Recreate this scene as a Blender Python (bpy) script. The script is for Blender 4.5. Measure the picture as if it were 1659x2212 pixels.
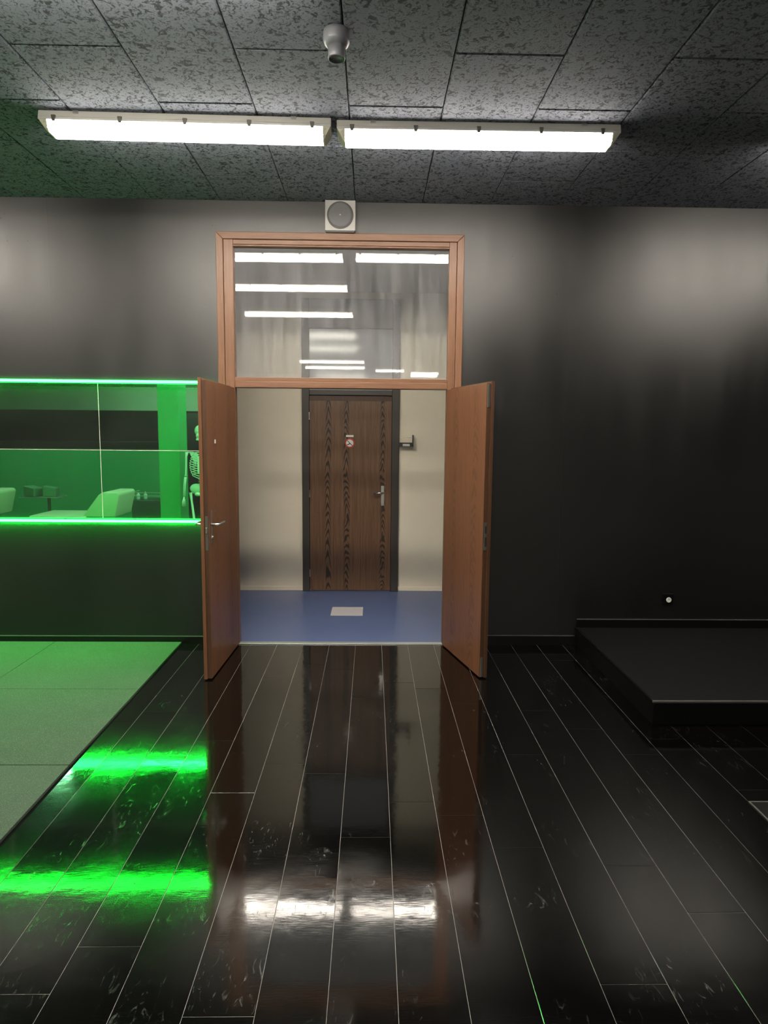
import bpy, bmesh, math, random
from mathutils import Vector, Matrix
random.seed(7)
for o in list(bpy.data.objects): bpy.data.objects.remove(o)
scn = bpy.context.scene
COL = scn.collection

# ------------------------------------------------------------------ camera, world, exposure
F_PX, PITCH, YAW, ROLL, CAM_Z = 1435.6, 0.11631, 0.01914, 0.00914, 1.6758
def set_camera():
    cp, sp, cy, sy = math.cos(PITCH), math.sin(PITCH), math.cos(YAW), math.sin(YAW)
    fw = Vector((sy*cp, cy*cp, -sp)); r = Vector((cy, -sy, 0)); u = r.cross(fw)
    c, s = math.cos(ROLL), math.sin(ROLL)
    r2 = c*r + s*u; u2 = -s*r + c*u
    cam = bpy.data.cameras.new('camera'); cam.sensor_fit = 'HORIZONTAL'; cam.sensor_width = 36
    cam.lens = F_PX/1659*36; cam.clip_start = .02; cam.clip_end = 100
    co = bpy.data.objects.new('camera', cam); COL.objects.link(co)
    m = Matrix((( r2.x, u2.x, -fw.x, 0), (r2.y, u2.y, -fw.y, 0), (r2.z, u2.z, -fw.z, CAM_Z), (0, 0, 0, 1)))
    co.matrix_world = m
    scn.camera = co
set_camera()
w = bpy.data.worlds.new('world'); scn.world = w; w.use_nodes = True
w.node_tree.nodes['Background'].inputs[0].default_value = (.5, .55, .65, 1)
w.node_tree.nodes['Background'].inputs[1].default_value = 0.0
scn.view_settings.view_transform = 'Standard'; scn.view_settings.look = 'None'
scn.view_settings.gamma = 1; scn.view_settings.use_curve_mapping = False
scn.view_settings.exposure = 0.0
LAMP_E = 84.0       # radiance of the fluorescent diffusers
LED_E = 62.0        # radiance of the green strips

D = 5.19            # wall with the double door
HC = 3.391          # underside of the ceiling boards
RX0, RX1, RY0 = -11.5, 5.0, -9.5
BY = 7.03           # far wall of the corridor

# ------------------------------------------------------------------ helpers
def empty(name, loc=(0, 0, 0), rz=0):
    o = bpy.data.objects.new(name, None); COL.objects.link(o)
    o.location = loc; o.rotation_euler = (0, 0, rz); o.empty_display_size = .1
    return o
def tag(o, label=None, cat=None, group=None, kind=None):
    if label: o['label'] = label
    if cat: o['category'] = cat
    if group: o['group'] = group
    if kind: o['kind'] = kind
    return o
def mesh_of(name, bm, mat, smooth=False):
    bmesh.ops.recalc_face_normals(bm, faces=bm.faces)
    me = bpy.data.meshes.new(name); bm.to_mesh(me); bm.free()
    for m in (mat if isinstance(mat, (list, tuple)) else [mat]): me.materials.append(m)
    if smooth:
        for p in me.polygons: p.use_smooth = True
    return me
def obj(name, bm, mat, parent=None, smooth=False, world=False):
    """one mesh object; world=True: vertices are in world space, moved into the parent's"""
    if parent is not None and world:
        bmesh.ops.translate(bm, verts=bm.verts, vec=-Vector(parent.location))
    me = mesh_of(name, bm, mat, smooth)
    o = bpy.data.objects.new(name, me); COL.objects.link(o); o.parent = parent
    return o
def based(name, bm, mat, smooth=False):
    """a one-mesh thing with its origin at the base of its box"""
    xs = [v.co.x for v in bm.verts]; ys = [v.co.y for v in bm.verts]; zs = [v.co.z for v in bm.verts]
    c = Vector(((min(xs)+max(xs))/2, (min(ys)+max(ys))/2, min(zs)))
    bmesh.ops.translate(bm, verts=bm.verts, vec=-c)
    o = obj(name, bm, mat, None, smooth); o.location = c
    return o
def inst(name, me, loc, parent=None, rot=(0, 0, 0)):
    o = bpy.data.objects.new(name, me); COL.objects.link(o); o.location = loc; o.rotation_euler = rot; o.parent = parent
    return o
def copy_tree(o, parent=None):
    c = o.copy(); COL.objects.link(c); c.parent = parent
    for ch in list(o.children): copy_tree(ch, c)
    return c
def box(bm, x0, x1, y0, y1, z0, z1, bev=0, seg=2):
    r = bmesh.ops.create_cube(bm, size=1)
    vs = r['verts']
    for v in vs:
        v.co = Vector(((x0+x1)/2+v.co.x*(x1-x0), (y0+y1)/2+v.co.y*(y1-y0), (z0+z1)/2+v.co.z*(z1-z0)))
    if bev:
        es = list({e for v in vs for e in v.link_edges})
        bmesh.ops.bevel(bm, geom=es, offset=bev, segments=seg, affect='EDGES', profile=.5, clamp_overlap=True)
    return bm
def B(*a, **k): return box(bmesh.new(), *a, **k)
def prism(bm, pts, axis, a, b, bev=0, seg=2):
    """extrude a polygon: axis 'x' -> pts are (y,z); 'y' -> (x,z); 'z' -> (x,y)"""
    def P(p, t): return {'x': (t, p[0], p[1]), 'y': (p[0], t, p[1]), 'z': (p[0], p[1], t)}[axis]
    v0 = [bm.verts.new(P(p, a)) for p in pts]; v1 = [bm.verts.new(P(p, b)) for p in pts]
    n = len(pts); fs = [bm.faces.new(v0), bm.faces.new(v1[::-1])]
    for i in range(n): fs.append(bm.faces.new((v0[i], v1[i], v1[(i+1) % n], v0[(i+1) % n])))
    if bev:
        es = list({e for f in fs for e in f.edges})
        bmesh.ops.bevel(bm, geom=es, offset=bev, segments=seg, affect='EDGES', profile=.5, clamp_overlap=True)
    return bm
def lathe(bm, prof, axis='z', c=(0, 0, 0), n=32):
    rings = []
    for r, h in prof:
        ring = []
        for i in range(n):
            t = 2*math.pi*i/n; a, b = r*math.cos(t), r*math.sin(t)
            q = {'z': (a, b, h), 'y': (a, h, b), 'x': (h, a, b)}[axis]
            ring.append(bm.verts.new((c[0]+q[0], c[1]+q[1], c[2]+q[2])))
        rings.append(ring)
    for k in range(len(rings)-1):
        for i in range(n):
            bm.faces.new((rings[k][i], rings[k][(i+1) % n], rings[k+1][(i+1) % n], rings[k+1][i]))
    for ring in (rings[0], rings[-1][::-1]):
        bm.faces.new(ring)
    return bm
def tube(bm, pts, rad, n=8):
    pts = [Vector(p) for p in pts]
    if not isinstance(rad, (list, tuple)): rad = [rad]*len(pts)
    rings = []
    for i, p in enumerate(pts):
        d = (pts[min(i+1, len(pts)-1)]-pts[max(i-1, 0)]).normalized()
        a = d.cross(Vector((0, 0, 1)) if abs(d.z) < .9 else Vector((1, 0, 0))).normalized(); b = d.cross(a)
        rings.append([bm.verts.new(p+rad[i]*(math.cos(2*math.pi*k/n)*a+math.sin(2*math.pi*k/n)*b)) for k in range(n)])
    for k in range(len(rings)-1):
        for i in range(n): bm.faces.new((rings[k][i], rings[k][(i+1) % n], rings[k+1][(i+1) % n], rings[k+1][i]))
    bm.faces.new(rings[0]); bm.faces.new(rings[-1][::-1])
    return bm
def ball(bm, c, r, sx=1, sy=1, sz=1, n=12):
    q = bmesh.ops.create_uvsphere(bm, u_segments=n, v_segments=max(6, n*2//3), radius=r)
    for v in q['verts']: v.co = Vector((c[0]+v.co.x*sx, c[1]+v.co.y*sy, c[2]+v.co.z*sz))
    return bm

# ------------------------------------------------------------------ materials
class NT:
    def __init__(s, name):
        s.m = bpy.data.materials.new(name); s.m.use_nodes = True; s.t = s.m.node_tree
        s.b = s.t.nodes['Principled BSDF']; s.out = s.t.nodes['Material Output']
    def n(s, typ, **kw):
        x = s.t.nodes.new(typ)
        for k, v in kw.items():
            if k.startswith('i_'): x.inputs[k[2:].replace('_', ' ')].default_value = v
            else: setattr(x, k, v)
        return x
    def l(s, a, b): s.t.links.new(a, b)
    def set(s, inp, v):
        i = s.b.inputs[inp]
        if hasattr(v, 'is_output') or isinstance(v, bpy.types.NodeSocket): s.l(v, i)
        else: i.default_value = v
    def math(s, op, a, b=None, c=None):
        x = s.n('ShaderNodeMath', operation=op)
        for k, v in enumerate((a, b, c)):
            if v is None: continue
            if isinstance(v, bpy.types.NodeSocket): s.l(v, x.inputs[k])
            else: x.inputs[k].default_value = v
        return x.outputs[0]
    def coords(s, scale=(1, 1, 1), kind='Object', rnd=False):
        tc = s.n('ShaderNodeTexCoord'); mp = s.n('ShaderNodeMapping'); mp.inputs['Scale'].default_value = scale
        s.l(tc.outputs[kind], mp.inputs[0])
        if rnd:
            oi = s.n('ShaderNodeObjectInfo'); k = s.math('MULTIPLY', oi.outputs['Random'], 37.0)
            cb = s.n('ShaderNodeCombineXYZ'); s.l(k, cb.inputs[0]); s.l(k, cb.inputs[1]); s.l(k, cb.inputs[2])
            s.l(cb.outputs[0], mp.inputs['Location'])
        return mp.outputs[0]
    def noise(s, vec, scale=5, detail=4, rough=.5, dist=0):
        x = s.n('ShaderNodeTexNoise'); s.l(vec, x.inputs['Vector'])
        x.inputs['Scale'].default_value = scale; x.inputs['Detail'].default_value = detail
        x.inputs['Roughness'].default_value = rough; x.inputs['Distortion'].default_value = dist
        return x.outputs['Fac']
    def ramp(s, fac, stops, interp='LINEAR'):
        x = s.n('ShaderNodeValToRGB'); s.l(fac, x.inputs[0]); e = x.color_ramp.elements
        x.color_ramp.interpolation = interp
        while len(e) < len(stops): e.new(.5)
        for el, (p, c) in zip(e, stops):
            el.position = p; el.color = (c, c, c, 1) if not hasattr(c, '__len__') else (*c[:3], 1)
        return x.outputs[0]
    def mix(s, fac, a, b):
        x = s.n('ShaderNodeMix', data_type='RGBA')
        for k, v in ((0, fac), (6, a), (7, b)):
            if isinstance(v, bpy.types.NodeSocket): s.l(v, x.inputs[k])
            else: x.inputs[k].default_value = (*v[:3], 1) if hasattr(v, '__len__') else v
        return x.outputs[2]
    def bump(s, h, strength=.3, dist=.01):
        x = s.n('ShaderNodeBump'); x.inputs['Strength'].default_value = strength; x.inputs['Distance'].default_value = dist
        s.l(h, x.inputs['Height']); s.l(x.outputs[0], s.b.inputs['Normal'])
def flat(name, col, rough=.5, metal=0, spec=.5, **kw):
    t = NT(name); t.set('Base Color', (*col, 1)); t.set('Roughness', rough); t.set('Metallic', metal)
    t.set('Specular IOR Level', spec)
    v = t.noise(t.coords((1, 1, 1)), 40, 3)
    t.set('Roughness', t.math('ADD', t.math('MULTIPLY', t.math('SUBTRACT', v, .5), .03), rough))
    return t.m

def mat_wall(seams_at=()):
    """black semi-gloss wall paint: a thin diffuse body under a satin film with roller streaks"""
    t = NT('black_wall_paint'); t.t.nodes.remove(t.b)
    v = t.coords((1.0, 1.0, .10)); st = t.noise(v, 5, 4, .55)       # roller streaks, vertical
    v2 = t.coords((1, 1, 1)); fine = t.noise(v2, 160, 3, .6); big = t.noise(v2, 1.3, 3)
    df = t.n('ShaderNodeBsdfDiffuse'); t.l(t.ramp(big, [(.3, (.0060, .0060, .0063)), (.7, (.0082, .0080, .0082))]), df.inputs[0])
    gl = t.n('ShaderNodeBsdfGlossy', distribution='BECKMANN')
    t.l(t.ramp(t.math('ADD', t.math('MULTIPLY', st, .7), t.math('MULTIPLY', big, .3)), [(.3, .42), (.7, .50)]), gl.inputs['Roughness'])
    fr = t.n('ShaderNodeFresnel'); fr.inputs[0].default_value = 1.78
    mx = t.n('ShaderNodeMixShader'); t.l(fr.outputs[0], mx.inputs[0]); t.l(df.outputs[0], mx.inputs[1]); t.l(gl.outputs[0], mx.inputs[2])
    h = t.math('ADD', t.math('MULTIPLY', fine, .25), t.math('MULTIPLY', st, 1.0))
    tc = t.n('ShaderNodeTexCoord'); sp = t.n('ShaderNodeSeparateXYZ'); t.l(tc.outputs['Object'], sp.inputs[0])
    wob = t.math('MULTIPLY', t.math('SUBTRACT', t.noise(t.coords((0, 0, 1.6)), 2.0, 4), .5), .10)
    for x0, a in seams_at:                                          # filled board joints showing through the paint
        d = t.math('DIVIDE', t.math('SUBTRACT', t.math('ADD', sp.outputs[0], t.math('MULTIPLY', wob, a)), x0), .006)
        h = t.math('ADD', h, t.math('MULTIPLY', t.math('POWER', 2.718, t.math('MULTIPLY', t.math('MULTIPLY', d, d), -1.0)), .35))
    bp = t.n('ShaderNodeBump'); bp.inputs['Strength'].default_value = .25; bp.inputs['Distance'].default_value = .004
    t.l(h, bp.inputs['Height']); t.l(bp.outputs[0], gl.inputs['Normal']); t.l(bp.outputs[0], df.inputs['Normal'])
    t.l(mx.outputs[0], t.out.inputs[0])
    return t.m
def mat_plank():
    t = NT('black_gloss_laminate')
    v = t.coords((1, 1, 1), 'Object', rnd=True)
    wave = t.noise(v, 9, 2, .5); big = t.noise(v, 2.2, 2)
    sv = t.coords((5, 1.6, 1), 'Object', rnd=True)
    scr = t.noise(sv, 9, 5, .65, 1.5)                              # scuffs and wipe marks
    scuff = t.ramp(scr, [(.58, 0), (.72, 1)])
    patch = t.ramp(t.noise(v, 3.1, 3), [(.47, 0), (.64, 1)])
    sm = t.math('MULTIPLY', scuff, patch)
    t.set('Base Color', t.mix(t.math('MULTIPLY', sm, .6), (.0016, .0015, .0014), (.06, .06, .058)))
    t.set('Roughness', t.math('ADD', t.ramp(big, [(.3, .055), (.7, .11)]), t.math('MULTIPLY', sm, .22)))
    t.set('IOR', 1.95)
    h = t.math('ADD', wave, t.math('MULTIPLY', t.noise(t.coords((1, 5, 1), 'Object', rnd=True), 28, 2), .10))
    t.bump(h, .12, .004)
    return t.m
def mat_ceil():
    t = NT('wood_wool_board')
    v = t.coords((1, 1, 1), 'Object', rnd=True)
    a = t.noise(v, 34, 4, .6, 1.2); b = t.noise(v, 90, 3, .6, .5); c = t.noise(v, 3, 2)
    pores = t.math('MAXIMUM', t.ramp(a, [(.52, 0), (.60, 1)]), t.math('MULTIPLY', t.ramp(b, [(.56, 0), (.64, 1)]), .8))
    base = t.mix(c, (.145, .160, .205), (.205, .217, .258))
    t.set('Base Color', t.mix(pores, base, (.045, .047, .056)))
    t.set('Roughness', .9); t.set('Specular IOR Level', .2)
    t.bump(t.math('SUBTRACT', 1.0, pores), .5, .004)
    return t.m
def mat_wood(name, c0, c1, dark, cols, rough=.42, scale=1.0, axis='X', fig=.8):
    """stained oak veneer: straight grain with columns of cathedral figure; cols = centres along the leaf's width"""
    t = NT(name)
    tc = t.n('ShaderNodeTexCoord'); sp = t.n('ShaderNodeSeparateXYZ'); t.l(tc.outputs['Object'], sp.inputs[0])
    ax = sp.outputs[axis]; z = sp.outputs['Z']
    v = t.coords((26*scale, 26*scale, .9)); g = t.noise(v, 2.2, 6, .62, .3)
    v2 = t.coords((90*scale, 90*scale, 3.0)); f = t.noise(v2, 2.0, 4, .7)
    wob = t.noise(t.coords((2, 2, 1.3)), 1.6, 3)
    total = None; mask = None
    for k, (xc, wd) in enumerate(cols):
        u = t.math('DIVIDE', t.math('SUBTRACT', t.math('ADD', ax, t.math('MULTIPLY', t.math('SUBTRACT', wob, .5), .05)), xc), wd)
        u2 = t.math('MULTIPLY', u, u)
        ph = t.math('ADD', t.math('MULTIPLY', z, 62.0+9*k), t.math('MULTIPLY', u2, 5.0))
        ph = t.math('ADD', ph, t.math('MULTIPLY', t.noise(t.coords((4, 4, 1.0)), 2.0+k, 3), 30.0))
        s_ = t.math('ADD', t.math('MULTIPLY', t.math('SINE', ph), .5), .5)
        mk = t.math('POWER', 2.718, t.math('MULTIPLY', t.math('MULTIPLY', u2, u2), -.35))
        q = t.math('MULTIPLY', s_, mk)
        total = q if total is None else t.math('MAXIMUM', total, q)
        mask = mk if mask is None else t.math('MAXIMUM', mask, mk)
    base = t.mix(t.ramp(g, [(.3, 0), (.7, 1)]), c0, c1)
    base = t.mix(t.math('MULTIPLY', t.ramp(f, [(.45, 0), (.75, 1)]), .45), base, dark)
    if total is not None:
        base = t.mix(t.math('MULTIPLY', t.ramp(total, [(.35, 0), (.8, 1)]), fig), base, dark)
    t.set('Base Color', base); t.set('Roughness', rough); t.set('Specular IOR Level', .4)
    t.bump(t.math('ADD', t.math('MULTIPLY', g, .6), f), .12, .002)
    return t.m
def mat_rubber():
    t = NT('rubber_mat'); v = t.coords((1, 1, 1), 'Object', rnd=True)
    a = t.noise(v, 260, 2, .6); b = t.noise(v, 3, 4)
    base = t.mix(b, (.040, .055, .042), (.062, .082, .064))
    t.set('Base Color', t.mix(t.ramp(a, [(.58, 0), (.66, 1)]), base, (.13, .17, .135)))
    t.set('Roughness', .8); t.set('Specular IOR Level', .25); t.bump(a, .4, .003)
    return t.m
def mat_lino():
    t = NT('blue_linoleum'); a = t.noise(t.coords((1, 1, 1)), 3, 3, .5)
    t.set('Base Color', t.mix(a, (.090, .135, .29), (.112, .160, .33)))
    t.set('Roughness', .3)
    return t.m
def mat_plaster(name, col, rough=.7):
    t = NT(name); v = t.coords((1, 1, 1)); a = t.noise(v, 2, 4); b = t.noise(v, 120, 3)
    t.set('Base Color', t.mix(a, tuple(x*.95 for x in col), tuple(min(1, x*1.04) for x in col)))
    t.set('Roughness', rough); t.bump(b, .1, .002)
    return t.m
def mat_emit_lamp():
    t = NT('lamp_diffuser'); tc = t.n('ShaderNodeTexCoord'); sp = t.n('ShaderNodeSeparateXYZ'); t.l(tc.outputs['Object'], sp.inputs[0])
    y = t.math('ABSOLUTE', sp.outputs['Y'])
    d = t.math('DIVIDE', t.math('SUBTRACT', y, .040), .016)
    g = t.math('POWER', 2.718, t.math('MULTIPLY', t.math('MULTIPLY', d, d), -1.0))
    e = t.math('ADD', t.math('MULTIPLY', g, LAMP_E*1.5), LAMP_E*.35)
    t.set('Base Color', (.8, .8, .78, 1)); t.set('Emission Color', (1.0, .915, .79, 1)); t.set('Emission Strength', e); t.set('Roughness', .25)
    return t.m
def mat_emit(name, col, e):
    t = NT(name); t.set('Base Color', (*[min(.8, c) for c in col], 1)); t.set('Emission Color', (*col, 1)); t.set('Emission Strength', e); t.set('Roughness', .4)
    n_ = t.noise(t.coords((60, 1, 1)), 3, 1); t.set('Roughness', t.ramp(n_, [(0, .3), (1, .5)]))
    return t.m
def mat_glass():
    """clear window pane with a thin film of dust and wipe streaks"""
    t = NT('window_glass'); t.t.nodes.remove(t.b)
    tr = t.n('ShaderNodeBsdfTransparent'); gl = t.n('ShaderNodeBsdfGlossy'); df = t.n('ShaderNodeBsdfDiffuse')
    gl.inputs['Roughness'].default_value = .02; df.inputs[0].default_value = (.75, .76, .8, 1); tr.inputs[0].default_value = (.95, .97, .96, 1)
    fr = t.n('ShaderNodeFresnel'); fr.inputs[0].default_value = 1.6
    fac = t.math('MULTIPLY', fr.outputs[0], .85)
    m1 = t.n('ShaderNodeMixShader'); t.l(fac, m1.inputs[0]); t.l(tr.outputs[0], m1.inputs[1]); t.l(gl.outputs[0], m1.inputs[2])
    st = t.noise(t.coords((9, 1, 1.1)), 1.5, 5, .6)
    m2 = t.n('ShaderNodeMixShader'); t.l(t.ramp(st, [(.3, .06), (.75, .20)]), m2.inputs[0]); t.l(m1.outputs[0], m2.inputs[1]); t.l(df.outputs[0], m2.inputs[2])
    t.l(m2.outputs[0], t.out.inputs[0])
    return t.m
def mat_mirror():
    """silvered mirror, slightly green, with a dusty film that the strips light up"""
    t = NT('mirror_glass'); t.t.nodes.remove(t.b)
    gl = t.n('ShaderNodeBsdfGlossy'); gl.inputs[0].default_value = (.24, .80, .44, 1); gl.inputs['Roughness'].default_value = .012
    df = t.n('ShaderNodeBsdfDiffuse'); df.inputs[0].default_value = (.7, .75, .7, 1)
    st = t.noise(t.coords((2, 1, 2)), 2.0, 4, .6)
    m2 = t.n('ShaderNodeMixShader'); t.l(t.ramp(st, [(.3, .014), (.75, .03)]), m2.inputs[0]); t.l(gl.outputs[0], m2.inputs[1]); t.l(df.outputs[0], m2.inputs[2])
    t.l(m2.outputs[0], t.out.inputs[0])
    return t.m

M = dict(
    wall=mat_wall(), wall_door=mat_wall([(.655+3.25, 0), (1.50+3.25, 1), (-2.42+3.25, .3)]), plank=mat_plank(), ceil=mat_ceil(), rubber=mat_rubber(), lino=mat_lino(),
    cream=mat_plaster('cream_plaster', (.87, .79, .64)), grey_ceiling=mat_plaster('grey_plaster', (.45, .45, .46)),
    groove=flat('worn_groove', (.30, .29, .27), .6), void=flat('black_backing', (.012, .012, .014), .9),
    frame_wood=mat_wood('oak_frame', (.15, .070, .037), (.21, .103, .057), (.065, .027, .014), [], .4),
    leaf_wood=mat_wood('oak_leaf', (.14, .058, .027), (.20, .088, .043), (.055, .022, .011), [(.20, .040), (.57, .045)], .38, fig=.42),
    dark_leaf=mat_wood('dark_oak_leaf', (.115, .056, .029), (.20, .108, .058), (.014, .009, .006), [(.19, .028), (.385, .027), (.765, .025)], .4, fig=.9),
    edge_wood=mat_wood('dark_edge', (.06, .028, .014), (.09, .042, .022), (.03, .014, .007), [], .45),
    black_paint=flat('black_gloss_paint', (.0025, .0025, .0027), .3), black_matt=flat('black_board', (.0035, .0035, .0036), .55, 0, .2),
    dark_steel=flat('dark_bronze_frame', (.045, .038, .032), .42), steel=flat('brushed_steel', (.62, .61, .58), .32, 1),
    alu=flat('aluminium_trim', (.60, .60, .60), .4, .6), housing=flat('white_grey_plastic', (.60, .585, .55), .45),
    cap=flat('cream_plastic', (.66, .62, .48), .3), plastic_white=flat('white_plastic', (.75, .75, .73), .4),
    sensor=flat('grey_plastic', (.15, .155, .175), .38), paper=flat('white_paper', (.78, .77, .74), .6),
    speaker_box=flat('light_grey_box', (.36, .35, .34), .5), speaker_dark=flat('dark_grille', (.06, .06, .06), .6), speaker_disc=flat('grey_grille_cloth', (.12, .12, .125), .7),
    red=flat('red_ring', (.55, .05, .035), .5), ink=flat('black_ink', (.02, .02, .02), .6),
    lamp=mat_emit_lamp(), led=mat_emit('green_led', (.012, 1.0, .045), LED_E), led_dim=mat_emit('green_led_edge', (.05, 1.0, .13), LED_E*.12), led_wash=mat_emit('green_led_wash', (.006, 1.0, .045), LED_E*5.0), led_channel=flat('strip_channel', (.25, .25, .25), .5),
    glass=mat_glass(), mirror=mat_mirror(), seam=flat('mirror_seam', (.72, .74, .64), .5), frosted=flat('grey_glass', (.26, .265, .285), .08, 0, .4),
    green_paint=mat_plaster('green_paint', (.012, .36, .085)), green_panel=mat_plaster('green_partition', (.010, .24, .085)),
    vinyl=flat('cream_vinyl', (.50, .52, .36), .5), box_green=flat('dark_green_vinyl', (.05, .16, .085), .5), bone=flat('bone_plastic', (.72, .78, .66), .45),
    pale_band=mat_plaster('pale_bulkhead', (.62, .70, .55)), cart=flat('dark_green_cart', (.02, .07, .04), .4), tile=flat('pale_grey_tile', (.55, .54, .56), .45),
)

# ------------------------------------------------------------------ the room
def structure(name, bm, mat, label, cat):
    o = based(name, bm, mat); tag(o, label, cat, kind='structure'); return o
# floor: a slab whose worn top shows in the joints, and the planks on it
fl = structure('floor', B(RX0, RX1, RY0, D, -.12, -.0018), M['groove'], 'black high-gloss laminate plank floor with pale joints', 'floor')
PW, PL, PX0 = .20854, 1.478, -.1195
joint = {-7: 3.73, -6: 2.395, -5: 1.83, -4: 3.493, -3: 2.953, -2: 3.225, -1: 3.132, 0: 2.605, 1: 2.873, 2: 2.767, 3: 4.012, 4: 3.329, 5: 3.893, 6: 3.635, 7: 3.329}
plank_mesh = {}
def plank(xa, xb, ya, yb):
    L = round(yb-ya, 3); W_ = round(xb-xa, 3)
    if (L, W_) not in plank_mesh:
        bm = bmesh.new(); g = .0011
        x, y = W_/2-g, L/2-g
        box(bm, -x, x, -y, y, -.008, 0)
        top = [e for e in bm.edges if all(abs(v.co.z) < 1e-6 for v in e.verts)]
        bmesh.ops.bevel(bm, geom=top, offset=.0006, segments=1, affect='EDGES')
        plank_mesh[(L, W_)] = mesh_of('plank', bm, M['plank'])
    o = inst('plank', plank_mesh[(L, W_)], ((xa+xb)/2, (ya+yb)/2, 0), None, (random.gauss(0, .0002), random.gauss(0, .0009), 0))
    o.parent = fl; o.location -= fl.location
for k in range(-11, 19):
    xa = PX0+k*PW; xb = xa+PW
    j0 = joint.get(k, 2.2+((k*.617) % 1)*1.4)
    ys = sorted({y for y in [j0+n*PL for n in range(-4, 5)] if .35 < y < D-.25} | {D-.003})
    first = max(y for y in [j0+n*PL for n in range(-6, 5)] if y <= .35)
    ys = [first]+ys
    for a, b in zip(ys, ys[1:]): plank(xa, xb, a, b)
structure('floor_rear', B(RX0, RX1, RY0, -.9, -.0017, .0002), M['plank'], 'black glossy floor at the back of the hall', 'floor')
# ceiling: slab and wood-wool boards
ce = structure('ceiling', B(RX0, RX1, RY0, D+.12, HC+.025, HC+.2), M['void'], 'dark grey ceiling of wood-wool boards', 'ceiling')
bmb = bmesh.new(); box(bmb, -.2475, .2475, -.4975, .4975, 0, .025)
bmesh.ops.bevel(bmb, geom=[e for e in bmb.edges if all(v.co.z < 1e-6 for v in e.verts)], offset=.006, segments=1, affect='EDGES')
board_me = mesh_of('ceiling_board', bmb, M['ceil'])
for k in range(-10, 10):
    for n in range(-3, 2):
        y0 = (3.722 if k % 2 == 0 else 3.222)+n; y1 = y0+1
        if y0 > D-.02: continue
        x = -.135+k*.5+.25
        if y1 > D-.004:
            y1 = D-.003; bm = bmesh.new(); box(bm, -.2475, .2475, -(y1-y0)/2+.0025, (y1-y0)/2, 0, .025); me = mesh_of('ceiling_board', bm, M['ceil'])
        else: me = board_me
        o = inst('ceiling_board', me, (x, (y0+y1)/2, HC+random.uniform(-.0008, .0)), None, (0, 0, 0)); o.parent = ce; o.location -= ce.location
# walls
OX0, OX1, OZ = -1.13, .645, 3.12
bm = bmesh.new()
box(bm, RX0, OX0, D, D+.14, 0, HC+.03); box(bm, OX1, RX1, D, D+.14, 0, HC+.03); box(bm, OX0, OX1, D, D+.14, OZ, HC+.03)
wf = structure('wall_front', bm, M['wall_door'], 'black semi-gloss wall around the open double door', 'wall')
for x, z in ((-2.73, 3.27), (-2.76, 3.24), (-2.80, 3.17), (-2.72, 3.08), (-2.57, 3.08), (-1.20, 3.21), (1.40, 2.75), (1.05, 3.02)):
    bm = bmesh.new(); lathe(bm, [(.0055, -.0008), (.0055, .002)], 'y', (x, D, z), 8); obj('screw_hole', bm, M['ink'], wf, world=True)
structure('wall_right', B(RX1, RX1+.1, RY0, D, 0, HC+.03), M['wall'], 'black wall on the right side of the hall', 'wall')
structure('wall_left', B(RX0-.1, RX0, RY0, D, 0, HC+.03), M['wall'], 'black wall on the far left side of the hall', 'wall')
wb = structure('wall_back', B(RX0, RX1, RY0-.1, RY0, 0, HC+.03), M['wall'], 'black wall at the back of the hall', 'wall')
structure('trim_1', B(RX0, RX1, RY0, RY0+.12, 2.30, 2.98), M['pale_band'], 'pale bulkhead high on the back wall', 'bulkhead')
# baseboards whose glossy top line is put in as a grey strip
def baseboard(name, x0, x1, z0, z1, label):
    e = empty(name, ((x0+x1)/2, D-.008, z0)); tag(e, label, 'baseboard', kind='structure')
    obj('board', B(x0, x1, D-.016, D, z0, z1-.004), M['black_paint'], e, world=True)
    obj('top_edge', B(x0, x1, D-.015, D, z1-.004, z1), M['alu_dark'], e, world=True)
M['dull_steel'] = flat('dull_steel', (.16, .155, .14), .5, .8)
M['alu_dark'] = flat('grey_edge', (.10, .10, .10), .35, .3)
baseboard('baseboard_left', -4.6, OX0-.045, .0, .062, 'black baseboard left of the door above the rubber mats')
baseboard('baseboard_right', .69, 1.643, .0, .077, 'black baseboard between the right door leaf and the platform')
baseboard('baseboard_platform', 1.66, RX1, .1455, .214, 'black baseboard on the wall behind the platform')

# ------------------------------------------------------------------ corridor behind the door
CX0, CX1, CH = -3.4, 2.7, 3.12
structure('floor_corridor', B(CX0, CX1, D+.005, BY, -.12, 0), M['lino'], 'blue linoleum floor of the corridor behind the door', 'floor')
structure('wall_corridor', B(CX0, CX1, BY, BY+.12, 0, CH), M['cream'], 'cream wall across the corridor around the dark door', 'wall')
structure('wall_corridor_left', B(CX0-.1, CX0, D+.14, BY, 0, CH), M['cream'], 'cream end wall of the corridor on the left', 'wall')
structure('wall_corridor_right', B(CX1, CX1+.1, D+.14, BY, 0, CH), M['cream'], 'cream end wall of the corridor on the right', 'wall')
structure('ceiling_corridor', B(CX0, CX1, D+.14, BY, CH, CH+.1), M['grey_ceiling'], 'grey ceiling of the corridor', 'ceiling')
structure('baseboard_corridor_left', B(CX0, -.73, BY-.014, BY, .0, .045, bev=.004), M['cream'], 'cream baseboard left of the dark corridor door', 'baseboard')
structure('baseboard_corridor_right', B(.287, CX1, BY-.014, BY, .0, .045, bev=.004), M['cream'], 'cream baseboard right of the dark corridor door', 'baseboard')
structure('trim_2', B(OX0+.06, OX1-.06, D-.022, D+.03, .0005, .008, bev=.003), M['alu'], 'pale metal threshold strip under the double door', 'threshold')

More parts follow.
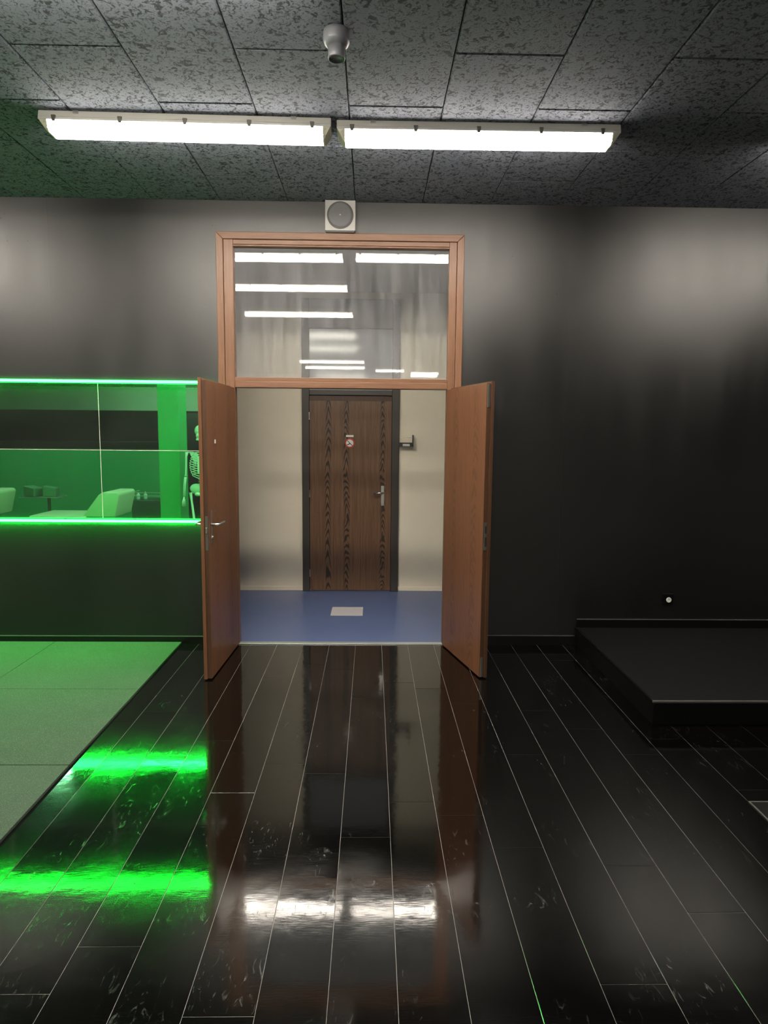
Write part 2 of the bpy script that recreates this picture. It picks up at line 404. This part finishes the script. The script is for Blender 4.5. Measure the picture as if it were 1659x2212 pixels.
# door frame with transom light
wf_e = empty('window_1', (-.243, D, 0)); tag(wf_e, 'oak framed transom window and casing over the double door', 'window', kind='structure')
FX0, FX1, FZ = -1.172, .684, 3.162
GX0, GX1, GZ0, GZ1 = -1.072, .590, 2.100, 3.062
fy0 = D-.03
def casing(side):
    """outer architrave piece with mitred ends"""
    b = .052; bm = bmesh.new()
    if side == 'l': pts = [(FX0, 0), (FX0+b, 0), (FX0+b, FZ-b), (FX0, FZ)]
    elif side == 'r': pts = [(FX1, 0), (FX1, FZ), (FX1-b, FZ-b), (FX1-b, 0)]
    else: pts = [(FX0, FZ), (FX0+b, FZ-b), (FX1-b, FZ-b), (FX1, FZ)]
    prism(bm, pts, 'y', fy0, D+.0, bev=.004); return bm
obj('casing', casing('l'), M['frame_wood'], wf_e, world=True)
obj('casing', casing('r'), M['frame_wood'], wf_e, world=True)
def hgrain(bm): return bm
M['frame_wood_h'] = mat_wood('oak_frame_across', (.15, .070, .037), (.21, .103, .057), (.065, .027, .014), [], .4)
for nd in M['frame_wood_h'].node_tree.nodes:
    if nd.type == 'MAPPING':
        s = nd.inputs['Scale'].default_value; nd.inputs['Scale'].default_value = (s[2], s[1], s[0])
obj('casing', casing('t'), M['frame_wood_h'], wf_e, world=True)
# jamb lining (goes through the wall) and inner sash frame, stepped back
jl = .048
obj('jamb', B(FX0+.054, -1.047, fy0+.010, D+.055, 0, GZ1+.048, bev=.003), M['frame_wood'], wf_e, world=True)
obj('jamb', B(.574, FX1-.054, fy0+.010, D+.055, 0, GZ1+.048, bev=.003), M['frame_wood'], wf_e, world=True)
obj('head_lining', B(-1.0465, .5735, fy0+.010, D+.055, GZ1+.0125, GZ1+.046, bev=.003), M['frame_wood_h'], wf_e, world=True)
obj('transom_bar', B(-1.047, .574, fy0+.004, D+.075, 2.022, 2.0695, bev=.004), M['frame_wood_h'], wf_e, world=True)
sy0, sy1 = fy0+.014, D+.05
def sash(pts, mat): 
    bm = bmesh.new(); prism(bm, pts, 'y', sy0, sy1, bev=.003); obj('glazing_bead', bm, mat, wf_e, world=True)
o_ = .034
X0_, X1_, Z0_, Z1_ = GX0-o_, GX1+o_, GZ0-.030, GZ1+.012
sash([(GX0-.0, GZ0), (GX0, GZ1), (X0_+.012, Z1_), (X0_+.012, Z0_)], M['frame_wood'])
sash([(GX1, GZ0), (X1_-.012, Z0_), (X1_-.012, Z1_), (GX1, GZ1)], M['frame_wood'])
sash([(GX0, GZ1), (GX1, GZ1), (X1_-.012, Z1_), (X0_+.012, Z1_)], M['frame_wood_h'])
sash([(GX0, GZ0), (X0_+.012, Z0_), (X1_-.012, Z0_), (GX1, GZ0)], M['frame_wood_h'])
bm = bmesh.new(); v = [bm.verts.new(q) for q in ((GX0-.01, D+.02, GZ0-.01), (GX1+.01, D+.02, GZ0-.01), (GX1+.01, D+.02, GZ1+.01), (GX0-.01, D+.02, GZ1+.01))]; bm.faces.new(v)
obj('pane', bm, M['glass'], wf_e, world=True)

# the two open leaves; local x runs from the hinge to the free edge, local y is the leaf's thickness
def leaf(name, hinge, tip, flip, label):
    dx, dy = tip[0]-hinge[0], tip[1]-hinge[1]; L = math.hypot(dx, dy)
    e = empty(name, (hinge[0], hinge[1], 0), math.atan2(dy, dx)); tag(e, label, 'door', kind='structure')
    s = flip                                            # +1: thickness grows to local +y
    def yb(a, b): return (min(a*s, b*s), max(a*s, b*s))
    y0, y1 = yb(0, .030)
    obj('leaf_panel', B(0, L-.012, y0, y1, .010, 2.018, bev=.0015), M['leaf_wood'], e)
    y0, y1 = yb(.030, .052)
    obj('rebate_panel', B(0, L, y0, y1, .008, 2.030, bev=.0015), M['edge_wood' if flip > 0 else 'leaf_wood'], e)
    y0, y1 = yb(.001, .029)
    obj('edge_strip', B(L-.012, L-.0105, y0, y1, .012, 2.016), M['edge_wood'], e)
    for z in (.25, 1.78):
        bm = bmesh.new(); lathe(bm, [(.008, z-.045), (.008, z+.045)], 'z', (.0, s*.060, 0), 12); obj('hinge', bm, M['steel'], e)
    return e, L, s
# left leaf: visible face looks to +x
dl, LL, s = leaf('door_1', (-1.046, D-.045), (-1.078, 4.379), -1, 'left oak leaf of the double door standing open, with steel lever handle')
# local +y points to +x for a leaf pointing along -y
h = LL-.060; hz = 1.065
bm = B(h-.018, h+.018, 0, .006, hz-.135, hz+.095, bev=.004); bp = obj('handle_plate', bm, M['steel'], dl)
bm = bmesh.new(); tube(bm, [(h, .004, hz), (h, .048, hz), (h-.012, .056, hz), (h-.135, .056, hz)], [.010, .010, .010, .0085], 12); obj('lever', bm, M['steel'], dl, smooth=True)
bm = bmesh.new(); lathe(bm, [(.0085, .004), (.0085, .014)], 'y', (h, 0, hz-.085), 14); obj('lock_cylinder', bm, M['steel'], dl)
obj('lock_faceplate', B(LL-.0115, LL-.0085, -.025, -.005, hz-.17, hz+.06, bev=.001), M['dull_steel'], dl)
obj('latch', B(LL-.0095, LL+.000, -.020, -.010, hz-.055, hz-.015, bev=.002), M['steel'], dl)
# outer lever on the wall side
bm = bmesh.new(); tube(bm, [(h, -.050, hz), (h, -.095, hz), (h-.012, -.103, hz), (h-.13, -.103, hz)], [.010, .010, .010, .0085], 12); obj('lever', bm, M['steel'], dl, smooth=True)
# small paper sticker
obj('sticker', B(LL-.215, LL-.185, 0, .0012, 1.605, 1.630), M['paper'], dl)
# right leaf: visible face looks to -x
dr, LR, s = leaf('door_2', (.573, D-.045), (.757, 4.416), +1, 'right oak leaf of the double door standing open, without handle')
hz = 1.06
obj('strike_plate', B(LR-.0115, LR-.0085, .006, .028, hz-.16, hz+.03, bev=.001), M['steel'], dr)
for a, b in ((-.135, -.07), (-.045, .005)):
    obj('strike_hole', B(LR-.0090, LR-.0080, .012, .024, hz+a, hz+b), M['ink'], dr)
obj('flush_bolt', B(LR-.0115, LR-.0085, .006, .026, 1.86, 2.012, bev=.001), M['steel'], dr)
obj('flush_bolt', B(LR-.0115, LR-.0085, .006, .026, .012, .15, bev=.001), M['steel'], dr)

# dark door across the corridor
bd = empty('door_3', (-.2215, BY, 0)); tag(bd, 'dark grained wooden door closed across the corridor, with no-smoking sticker', 'door', kind='structure')
P0, P1 = -.728, .286
def bpart(n, *a, mat='dark_steel', **k): return obj(n, B(*a, **k), M[mat], bd, world=True)
bpart('frame_post', P0, -.652, BY-.05, BY, 0, 3.045, bev=.004); bpart('frame_post', .208, P1, BY-.05, BY, 0, 3.045, bev=.004)
bpart('frame_rail', -.652, .208, BY-.045, BY, 2.75, 3.045, bev=.004); bpart('frame_rail', -.652, .208, BY-.045, BY, 2.075, 2.125, bev=.004)
bpart('frame_rail', -.652, .208, BY-.020, BY, 2.018, 2.075, mat='edge_wood')
bpart('transom_pane', -.652, .208, BY-.014, BY-.004, 2.125, 2.75, mat='frosted')
lf = empty('leaf_panel', (0, 0, 0)); bpy.data.objects.remove(lf)
bm = B(0, .854, -.03, 0, .012, 2.018, bev=.002)
o = obj('leaf_panel', bm, M['dark_leaf'], bd); o.location = (-.6485+.2215, -.004, 0)
for z in (.20, 1.86, 1.05):
    bm = bmesh.new(); lathe(bm, [(.007, z-.04), (.007, z+.04)], 'z', (-.650, BY-.050, 0), 10); obj('hinge', bm, M['steel'], bd, world=True)
obj('handle_plate', B(.098, .136, BY-.041, BY-.034, .925, 1.135, bev=.003), M['steel'], bd, world=True)
bm = bmesh.new(); tube(bm, [(.118, BY-.04, 1.065), (.118, BY-.085, 1.065), (.108, BY-.092, 1.065), (.018, BY-.092, 1.060)], [.010, .010, .010, .0085], 12); obj('lever', bm, M['steel'], bd, smooth=True, world=True)
bm = bmesh.new(); lathe(bm, [(.008, -.012), (.008, 0)], 'y', (.122, BY-.041, .985), 12); obj('lock_cylinder', bm, M['steel'], bd, world=True)
# stickers on it
obj('sticker', B(-.270, -.192, BY-.0355, BY-.0335, 1.645, 1.665), M['paper'], bd, world=True)
sg = empty('no_smoking_sticker', (0, 0, 0)); bpy.data.objects.remove(sg)
cx, cz, yy = -.231, 1.582, BY-.034
bm = bmesh.new(); lathe(bm, [(.050, -.0015), (.050, 0)], 'y', (cx, yy, cz), 36); st = obj('no_smoking_sticker', bm, M['red'], bd, world=True)
def sub(n, bm, m):
    bmesh.ops.translate(bm, verts=bm.verts, vec=-Vector(bd.location)); o = obj(n, bm, M[m], st); return o
bm = bmesh.new(); lathe(bm, [(.0375, -.0022), (.0375, -.001)], 'y', (cx, yy, cz), 32); sub('disc', bm, 'paper')
bm = bmesh.new(); box(bm, -.036, .036, -.0030, -.0021, -.0035, .0035); bmesh.ops.rotate(bm, verts=bm.verts, cent=(0, 0, 0), matrix=Matrix.Rotation(math.radians(45), 3, 'Y')); bmesh.ops.translate(bm, verts=bm.verts, vec=(cx, yy, cz)); sub('slash', bm, 'ink')
bm = bmesh.new(); box(bm, -.024, .016, -.0028, -.0020, -.0045, .0045); bmesh.ops.rotate(bm, verts=bm.verts, cent=(0, 0, 0), matrix=Matrix.Rotation(math.radians(-22), 3, 'Y')); bmesh.ops.translate(bm, verts=bm.verts, vec=(cx-.006, yy, cz-.010)); sub('cigarette', bm, 'ink')

# pale square on the corridor floor
o = based('floor_tile', B(-.373, -.074, 6.022, 6.322, .0, .004, bev=.0015), M['tile']); tag(o, 'pale grey square panel lying on the blue corridor floor', 'panel')
# paper holder on the corridor wall
ph = empty('paper_holder', (.362, BY, 1.55)); tag(ph, 'small steel bracket with white roll on the cream corridor wall', 'holder')
obj('side_bracket', B(.424, .433, BY-.10, BY, 1.552, 1.672, bev=.002), M['dark_steel'], ph, world=True)
obj('tray', B(.292, .424, BY-.10, BY, 1.582, 1.592, bev=.002), M['dark_steel'], ph, world=True)
obj('clamp', B(.292, .318, BY-.10, BY-.01, 1.554, 1.582, bev=.003), M['dark_steel'], ph, world=True)
obj('clamp', B(.398, .424, BY-.10, BY-.01, 1.554, 1.582, bev=.003), M['dark_steel'], ph, world=True)
bm = bmesh.new(); lathe(bm, [(.0035, .292), (.0035, .424)], 'x', (0, BY-.05, 1.645), 10); obj('rod', bm, M['steel'], ph, world=True)
obj('paper_pad', B(.320, .396, BY-.095, BY-.012, 1.556, 1.580, bev=.004), M['paper'], ph, world=True)

# ------------------------------------------------------------------ fluorescent lamps
def make_lamp(name, L):
    """local: x along the lamp, z = 0 on the ceiling, the lamp hangs below"""
    e = empty(name); h = L/2; bm = bmesh.new()
    prism(bm, [(-.066, 0), (.066, 0), (.072, -.034), (.077, -.036), (.077, -.050), (-.077, -.050), (-.077, -.036), (-.072, -.034)], 'x', -h, h, bev=.002, seg=1)
    obj('housing', bm, M['housing'], e)
    prof = [(-.075, -.050), (-.073, -.062), (-.062, -.088), (-.046, -.101), (.046, -.101), (.062, -.088), (.073, -.062), (.075, -.050)]
    a = h-.045
    bm = bmesh.new(); prism(bm, prof, 'x', -a, a); obj('diffuser', bm, M['lamp'], e)
    for s in (-1, 1):
        bm = bmesh.new()
        r0 = [bm.verts.new((s*a, y, z)) for y, z in prof]
        r1 = [bm.verts.new((s*(h-.004-max(0, (-.050-z))*.62), y*.985, z)) for y, z in prof]
        n = len(prof)
        for i in range(n): bm.faces.new((r0[i], r0[(i+1) % n], r1[(i+1) % n], r1[i]))
        bm.faces.new(r1); bm.faces.new(r0)
        ec = obj('end_cap', bm, M['cap'], e)
        for yy_, zz in ((-.0745, -.060), (-.066, -.084)):
            b2 = bmesh.new(); lathe(b2, [(.0045, yy_-.002), (.0045, yy_+.006)], 'y', (s*(a+.014 if zz > -.07 else a+.004), 0, zz), 8)
            obj('screw', b2, M['steel'], ec)
    for t in (.0536, .277, .498, .718, .935):
        for s in (-1, 1):
            bm = bmesh.new(); x = -h+t*L
            prism(bm, [(x-.012, -.028), (x+.012, -.028), (x+.008, -.060), (x-.008, -.060)], 'y', s*.0735, s*.0835, bev=.002, seg=1)
            obj('clip', bm, M['dull_steel'], e)
    for t in (.127, .87):
        obj('mount_bracket', B(-h+t*L-.014, -h+t*L+.014, -.074, .074, -.016, -.001), M['steel'], e)
    return e
LG = 'twin-tube fluorescent lamps on the ceiling'
lamp0 = make_lamp('fluorescent_lamp', 1.57)
lamps = [
    (-1.022, 3.912, .019, HC, 'lit fluorescent lamp left of the pair under the ceiling boards'),
    (.580, 3.945, -.004, HC, 'lit fluorescent lamp right of the pair under the ceiling boards'),
    (3.15, 3.95, 0, HC, 'lit fluorescent lamp over the black platform near the door wall'),
    (-3.55, 3.90, 0, HC, 'lit fluorescent lamp over the mats near the green-lit mirror'),
    (-1.03, 2.60, .01, HC, 'lit fluorescent lamp of the second row, just above the view'),
    (-1.02, .92, 0, HC, 'lit fluorescent lamp of the third row, right one over the camera'),
    (-5.15, .95, 0, HC+.025, 'lit fluorescent lamp over the treatment benches'),
    (-.94, -5.35, 0, HC+.025, 'lit fluorescent lamp far behind, nearer of two in line'),
    (-.94, -6.70, 0, HC+.025, 'lit fluorescent lamp far behind, farther of two in line'),
    (.46, -7.40, .02, HC+.025, 'lit fluorescent lamp far behind on the right, nearest of three'),
    (1.43, -8.05, .02, HC+.025, 'lit fluorescent lamp far behind on the right, middle of three'),
    (1.47, -8.85, .02, HC+.025, 'lit fluorescent lamp far behind on the right, farthest of three'),
    (-5.6, -7.2, 0, HC+.025, 'lit fluorescent lamp at the back left before the pale bulkhead'),
]
for i, (x, y, r, z, lb) in enumerate(lamps):
    o = lamp0 if i == 0 else copy_tree(lamp0)
    o.location = (x, y, z); o.rotation_euler = (0, 0, r); tag(o, lb, 'lamp', LG)
    if 'on the right, ' in lb: o.scale.x = .5                      # shorter fittings

# detector on the ceiling
sx, sy_ = -.163, 3.075
dt = empty('ceiling_detector', (sx, sy_, HC)); tag(dt, 'grey round detector hanging from a ceiling board joint', 'detector')
bm = bmesh.new(); lathe(bm, [(.056, .0), (.0575, -.012), (.0575, -.040), (.052, -.052), (.040, -.062)], 'z', (0, 0, 0), 36); obj('base', bm, M['sensor'], dt, smooth=True)
bm = bmesh.new(); lathe(bm, [(.0375, -.058), (.0375, -.108), (.0345, -.112), (.0325, -.112), (.0315, -.104)], 'z', (0, 0, 0), 36); obj('head', bm, M['sensor'], dt, smooth=True)
# loudspeaker above the door
ls = empty('wall_speaker', (-.245, D, 3.17)); tag(ls, 'square light grey loudspeaker with round grille above the transom window', 'loudspeaker')
obj('cabinet', B(-.357, -.133, D-.055, D, 3.172, 3.387, bev=.003), M['speaker_box'], ls, world=True)
bm = bmesh.new(); lathe(bm, [(.098, -.003), (.098, .002)], 'y', (-.245, D-.055, 3.281), 48); obj('recess_ring', bm, M['speaker_dark'], ls, world=True)
bm = bmesh.new(); lathe(bm, [(.075, -.007), (.084, -.005), (.084, .002)], 'y', (-.245, D-.055, 3.282), 48); obj('grille', bm, M['speaker_disc'], ls, world=True)
bm = bmesh.new(); lathe(bm, [(.004, -.009), (.004, -.005)], 'y', (-.245, D-.055, 3.282), 12); obj('badge', bm, M['alu'], ls, world=True)
obj('mount_plate', B(-.350, -.140, D-.050, D, 3.160, 3.172), M['speaker_dark'], ls, world=True)

# ------------------------------------------------------------------ platform, socket
pf = empty('platform', (3.3, 4.44, 0)); tag(pf, 'low black wooden platform along the wall on the right', 'platform')
PFX, PFY, PFZ = 1.648, 3.685, .146
obj('deck', B(PFX, RX1-.005, PFY, D-.004, PFZ-.018, PFZ, bev=.002), M['black_matt'], pf, world=True)
obj('front_board', B(PFX+.006, RX1-.005, PFY+.006, PFY+.028, .001, PFZ-.0185), M['black_paint'], pf, world=True)
obj('side_board', B(PFX+.006, PFX+.028, PFY+.0285, D-.02, .001, PFZ-.0185), M['black_paint'], pf, world=True)
obj('edge_trim', B(PFX-.001, RX1-.005, PFY-.003, PFY+.012, PFZ-.009, PFZ+.003, bev=.002), M['alu_dark'], pf, world=True)
obj('edge_trim', B(PFX-.003, PFX+.010, PFY+.0125, D-.006, PFZ-.009, PFZ+.003, bev=.002), M['black_paint'], pf, world=True)
so = empty('wall_socket', (2.385, D, .335)); tag(so, 'black wall socket with round white insert above the platform', 'socket')
obj('cover_plate', B(2.345, 2.430, D-.012, D, .338, .424, bev=.003), M['black_paint'], so, world=True)
bm = bmesh.new(); lathe(bm, [(.019, -.008), (.021, -.005), (.021, 0)], 'y', (2.392, D-.012, .376), 24); ins = obj('insert', bm, M['plastic_white'], so, world=True)
for dx in (-.0065, .0065):
    bm = bmesh.new(); lathe(bm, [(.0026, -.0095), (.0026, -.007)], 'y', (2.392+dx, D-.012, .383), 10); bmesh.ops.translate(bm, verts=bm.verts, vec=-Vector(so.location)); obj('hole', bm, M['ink'], ins)

fp = empty('floor_plate', (1.92, 2.68, 0)); tag(fp, 'flat dark metal floor plate with pale rim at the right edge of the view', 'plate')
obj('plate', B(1.762, 2.12, 2.48, 2.862, .0, .004), M['black_matt'], fp, world=True)
obj('rim', B(1.754, 1.7615, 2.48, 2.870, .0, .005, bev=.001), M['dull_steel'], fp, world=True)
obj('rim', B(1.762, 2.12, 2.8625, 2.870, .0, .005, bev=.001), M['dull_steel'], fp, world=True)
# ------------------------------------------------------------------ mats
mat_me = mesh_of('rubber_mat', B(-.4975, .4975, -.4975, .4975, 0, .016, bev=.002), M['rubber'])
rows = [(4.688, 'against the wall'), (3.690, 'in the middle row'), (2.690, 'in the nearest row')]
cols_ = [(-2.004, 'beside the bare black planks'), (-3.003, 'second from the bare black planks')]
for y, a in rows:
    for x, b in cols_:
        o = inst('rubber_mat', mat_me, (x, y, .0003)); tag(o, f'square dark rubber floor mat {a}, {b}', 'mat', 'rubber floor mats under the green-lit mirror')

# ------------------------------------------------------------------ mirror with green strips
mr = empty('wall_mirror', (-2.5, D, 1.0)); tag(mr, 'wide wall mirror of butted panels between two green light strips', 'mirror')
MZ0, MZ1, MZM = 1.005, 2.045, 1.536
seams = [-1.245, -2.093, -2.941, -3.789, -4.637]
for a, b in zip(seams, seams[1:]):
    for z0, z1 in ((MZ0, MZM-.0022), (MZM+.0022, MZ1)):
        obj('mirror_panel', B(b+.0022, a-.0022, D-.006, D-.002, z0, z1), M['mirror'], mr, world=True)
obj('seam_strip', B(seams[-1], seams[0], D-.0062, D-.001, MZM-.0018, MZM+.0018), M['seam'], mr, world=True)
for x in seams[1:-1]:
    obj('seam_strip', B(x-.0018, x+.0018, D-.0062, D-.001, MZ0, MZM-.002), M['seam'], mr, world=True)
    obj('seam_strip', B(x-.0018, x+.0018, D-.0062, D-.001, MZM+.002, MZ1), M['seam'], mr, world=True)
def strip(z, label, wash=False):
    e = empty('led_strip', (-2.95, D, z-.01)); tag(e, label, 'light strip', 'green light strips of the mirror')
    bm = bmesh.new(); lathe(bm, [(.0095, seams[-1]), (.0095, -1.235)], 'x', (0, D-.052, z), 16); o = obj('light_tube', bm, [M['led'], M['led_dim'], M['led_wash']], e, world=True)
    for p in o.data.polygons:                          # the lens throws its light down and out, little goes up
        if p.normal.z > -.05: p.material_index = 1
        elif wash and p.normal.z < -.5: p.material_index = 2   # the lower strip washes the wall and mats below it
    for k in range(7):
        x = seams[-1]+.08+k*.54
        obj('holder', B(x-.006, x+.006, D-.043, D, z-.004, z+.004), M['led_channel'], e, world=True)
strip(2.056, 'glowing green light strip along the top of the mirror')
strip(.992, 'glowing green light strip along the bottom of the mirror', True)
# small white clip on the wall behind the left leaf
o = based('wall_outlet', B(-1.325, -1.262, D-.03, D, .40, .475, bev=.006), M['plastic_white']); tag(o, 'small white outlet on the wall behind the left door leaf', 'outlet')

# ------------------------------------------------------------------ the left part of the hall, seen in the mirror
o = structure('column', B(-2.79, -2.52, 1.20, 1.576, 0, HC+.02, bev=.004), M['green_paint'], 'square green painted column reflected in the mirror', 'column')
pt = empty('partition', (-5.2, -.65, 0)); tag(pt, 'low green partition wall behind the treatment benches', 'partition')
obj('panel', B(-7.6, -3.1, -.69, -.62, 0, 1.40), M['green_panel'], pt, world=True)
obj('cap_rail', B(-7.62, -3.08, -.71, -.60, 1.40, 1.52, bev=.006), M['black_matt'], pt, world=True)
def bench(dx, label):
    e = empty('treatment_bench', (-3.65+dx, 2.17, 0)); tag(e, label, 'bench', 'treatment benches reflected in the mirror')
    bm = bmesh.new(); prism(bm, [(-.42, .60), (.26, .60), (.26, .68), (-.42, .68)], 'y', -.30, .30, bev=.025, seg=3); obj('seat_pad', bm, M['vinyl'], e, smooth=True)
    bm = bmesh.new(); prism(bm, [(.20, .66), (.59, .66), (.655, .935), (.63, .965), (.46, .965), (.405, .93)], 'y', -.28, .28, bev=.022, seg=3); obj('backrest_pad', bm, M['vinyl'], e, smooth=True)
    obj('base_frame', B(-.35, .52, -.20, .20, .52, .598, bev=.01), M['black_matt'], e)
    obj('pedestal', B(-.10, .22, -.14, .14, .06, .52, bev=.01), M['black_matt'], e)
    obj('foot', B(-.34, .46, -.26, .26, .018 if dx > -1 else .018, .06, bev=.01), M['black_matt'], e)
    return e
bench(0, 'cream treatment bench with raised backrest, whole one reflected in the mirror')
bench(-1.50, 'cream treatment bench cut off by the left edge of the photo')
# accessory stand with two cushions
stand = empty('accessory_stand', (-4.40, 1.38, 0)); tag(stand, 'slim stand with a thin bright shelf between the two benches', 'stand')
obj('shelf', B(-4.66, -4.16, 1.22, 1.54, .798, .806, bev=.002), M['steel'], stand, world=True)
bm = bmesh.new(); lathe(bm, [(.02, .02), (.02, .798)], 'z', (-4.34, 1.38, 0), 14); obj('post', bm, M['dark_steel'], stand, world=True)
obj('foot', B(-4.52, -4.16, 1.22, 1.54, .0, .02, bev=.004), M['dark_steel'], stand, world=True)
for x, lb, r in ((-4.54, 'green wedge cushion, left of two on the thin shelf', .25), (-4.31, 'green wedge cushion, right of two on the thin shelf', -.2)):
    bm = bmesh.new(); prism(bm, [(-.085, 0), (.085, 0), (.085, .115), (-.085, .145)], 'y', -.09, .09, bev=.012); o = obj('cushion', bm, M['box_green'], None)
    o.location = (x, 1.38, .8065); o.rotation_euler = (0, 0, r); tag(o, lb, 'cushion', 'wedge cushions on the shelf')
# trolley with rails and bottles
tr = empty('trolley', (-3.10, .98, 0)); tag(tr, 'dark trolley with bright top rails left of the green column', 'trolley')
obj('body', B(-3.32, -2.86, .78, 1.16, .10, .74, bev=.01), M['cart'], tr, world=True)
for z in (.80, .845):
    bm = bmesh.new(); tube(bm, [(-3.33, .79, z), (-3.33, 1.16, z), (-2.85, 1.16, z), (-2.85, .79, z)], .005, 8); obj('rail', bm, M['steel'], tr, world=True)
for x in (-3.33, -2.85):
    bm = bmesh.new(); lathe(bm, [(.006, .70), (.006, .86)], 'z', (x, 1.16, 0), 8); obj('rail_post', bm, M['steel'], tr, world=True)
for x in (-3.28, -2.90):
    for y in (.82, 1.12):
        bm = bmesh.new(); lathe(bm, [(.045, -.015), (.045, .015)], 'x', (x, y, .046), 16); obj('castor', bm, M['ink'], tr, world=True)
for i, (x, y) in enumerate(((-3.25, 1.08), (-3.17, 1.02))):
    bm = bmesh.new(); lathe(bm, [(.022, 0), (.024, .01), (.024, .07), (.010, .085), (.010, .105)], 'z', (0, 0, 0), 16)
    o = obj('bottle', bm, M['plastic_white'], None, smooth=True); o.location = (x, y, .7402); tag(o, ('small white bottle at the front corner of the trolley', 'small white bottle behind the other on the trolley')[i], 'bottle', 'bottles on the trolley')

# anatomical skeleton model on a stand
SX, SY = -2.20, 1.75
sk = empty('skeleton_model', (SX, SY, 0)); tag(sk, 'white plastic skeleton model on a stand, half hidden by the door leaf', 'skeleton model')
bn = M['bone']
bm = bmesh.new(); ball(bm, (0, -.01, 1.70), .075, .95, 1.2, 1.0, 16); ball(bm, (0, .05, 1.635), .045, 1, .9, 1.0, 12); obj('skull', bm, bn, sk, smooth=True)
obj('jaw', B(-.035, .035, .03, .095, 1.575, 1.605, bev=.012), bn, sk, smooth=True)
bm = bmesh.new()
for i in range(24):
    z = 1.58-i*.0255; yv = -.03-.03*math.sin((1.58-z)*7)
    r = .014+.009*i/24
    lathe(bm, [(r, z-.008), (r*1.1, z), (r, z+.008)], 'z', (0, yv, 0), 10); box(bm, -r*1.9, r*1.9, yv-.014, yv-.006, z-.004, z+.004); box(bm, -.004, .004, yv-.05, yv-.01, z-.012, z)
obj('spine', bm, bn, sk)
for i in range(10):
    for s in (-1, 1):
        z = 1.43-i*.030; wdt = (.085, .105, .12, .13, .136, .138, .136, .13, .12, .105)[i]
        pts = []
        for k in range(9):
            a = math.pi*k/8
            pts.append((s*wdt*math.sin(a), -.05+.16*(k/8)+.0*s, z-.065*(k/8)+.012*math.sin(a)))
        bm = bmesh.new(); tube(bm, pts, .0055, 6); obj('rib', bm, bn, sk, smooth=True)
obj('sternum', B(-.018, .018, .10, .114, 1.16, 1.38, bev=.005), bn, sk)
for s in (-1, 1):
    bm = bmesh.new(); tube(bm, [(s*.01, .09, 1.40), (s*.09, .04, 1.425), (s*.175, -.01, 1.425)], .008, 8); obj('clavicle', bm, bn, sk, smooth=True)
    bm = bmesh.new(); prism(bm, [(s*.05, 1.40), (s*.165, 1.42), (s*.14, 1.36), (s*.085, 1.25)], 'y', -.088, -.078); obj('shoulder_blade', bm, bn, sk)
    bm = bmesh.new(); tube(bm, [(s*.178, -.01, 1.425), (s*.190, -.01, 1.36), (s*.198, -.01, 1.14), (s*.20, -.005, 1.115)], [.022, .011, .011, .020], 10); obj('upper_arm', bm, bn, sk, smooth=True)
    bm = bmesh.new(); tube(bm, [(s*.195, -.005, 1.105), (s*.205, .01, 1.0), (s*.215, .02, .86)], [.011, .007, .010], 8); tube(bm, [(s*.212, -.01, 1.105), (s*.225, .0, 1.0), (s*.228, .015, .86)], [.010, .007, .008], 8); obj('forearm', bm, bn, sk, smooth=True)
    hd = bmesh.new()
    for k in range(5): tube(hd, [(s*(.222), .02, .85), (s*(.212+.006*k), .01+.010*k, .79), (s*(.208+.007*k), .005+.014*k, .72+.006*abs(k-2))], [.007, .005, .004], 6)
    obj('hand', hd, bn, sk, smooth=True)
    bm = bmesh.new(); ball(bm, (s*.075, -.03, .955), .085, .95, .55, .75, 14); ball(bm, (s*.045, .02, .885), .035, 1.1, .8, .8, 10); obj('hip_bone', bm, bn, sk, smooth=True)
    bm = bmesh.new(); tube(bm, [(s*.10, -.01, .91), (s*.145, -.01, .90), (s*.13, 0, .80), (s*.10, .0, .52), (s*.095, 0, .49)], [.022, .022, .014, .015, .034], 10); obj('thigh_bone', bm, bn, sk, smooth=True)
    bm = bmesh.new(); tube(bm, [(s*.095, 0, .475), (s*.095, 0, .42), (s*.095, -.01, .13), (s*.095, -.01, .11)], [.032, .015, .012, .020], 10); tube(bm, [(s*.125, -.01, .45), (s*.122, -.015, .12)], .006, 8); obj('shin_bone', bm, bn, sk, smooth=True)
    bm = bmesh.new(); box(bm, s*.10-.025, s*.10+.025, -.05, .11, .075, .10, bev=.010); obj('foot', bm, bn, sk, smooth=True)
bm = bmesh.new(); tube(bm, [(0, -.12, .03), (0, -.12, 1.80), (0, -.02, 1.83), (0, -.01, 1.775)], .010, 10); obj('stand_pole', bm, M['steel'], sk, smooth=True)
for k in range(5):
    a = 2*math.pi*k/5; bm = bmesh.new(); tube(bm, [(0, -.12, .06), (.27*math.cos(a), -.12+.27*math.sin(a), .02)], .012, 8); obj('stand_foot', bm, M['steel'], sk, smooth=True)
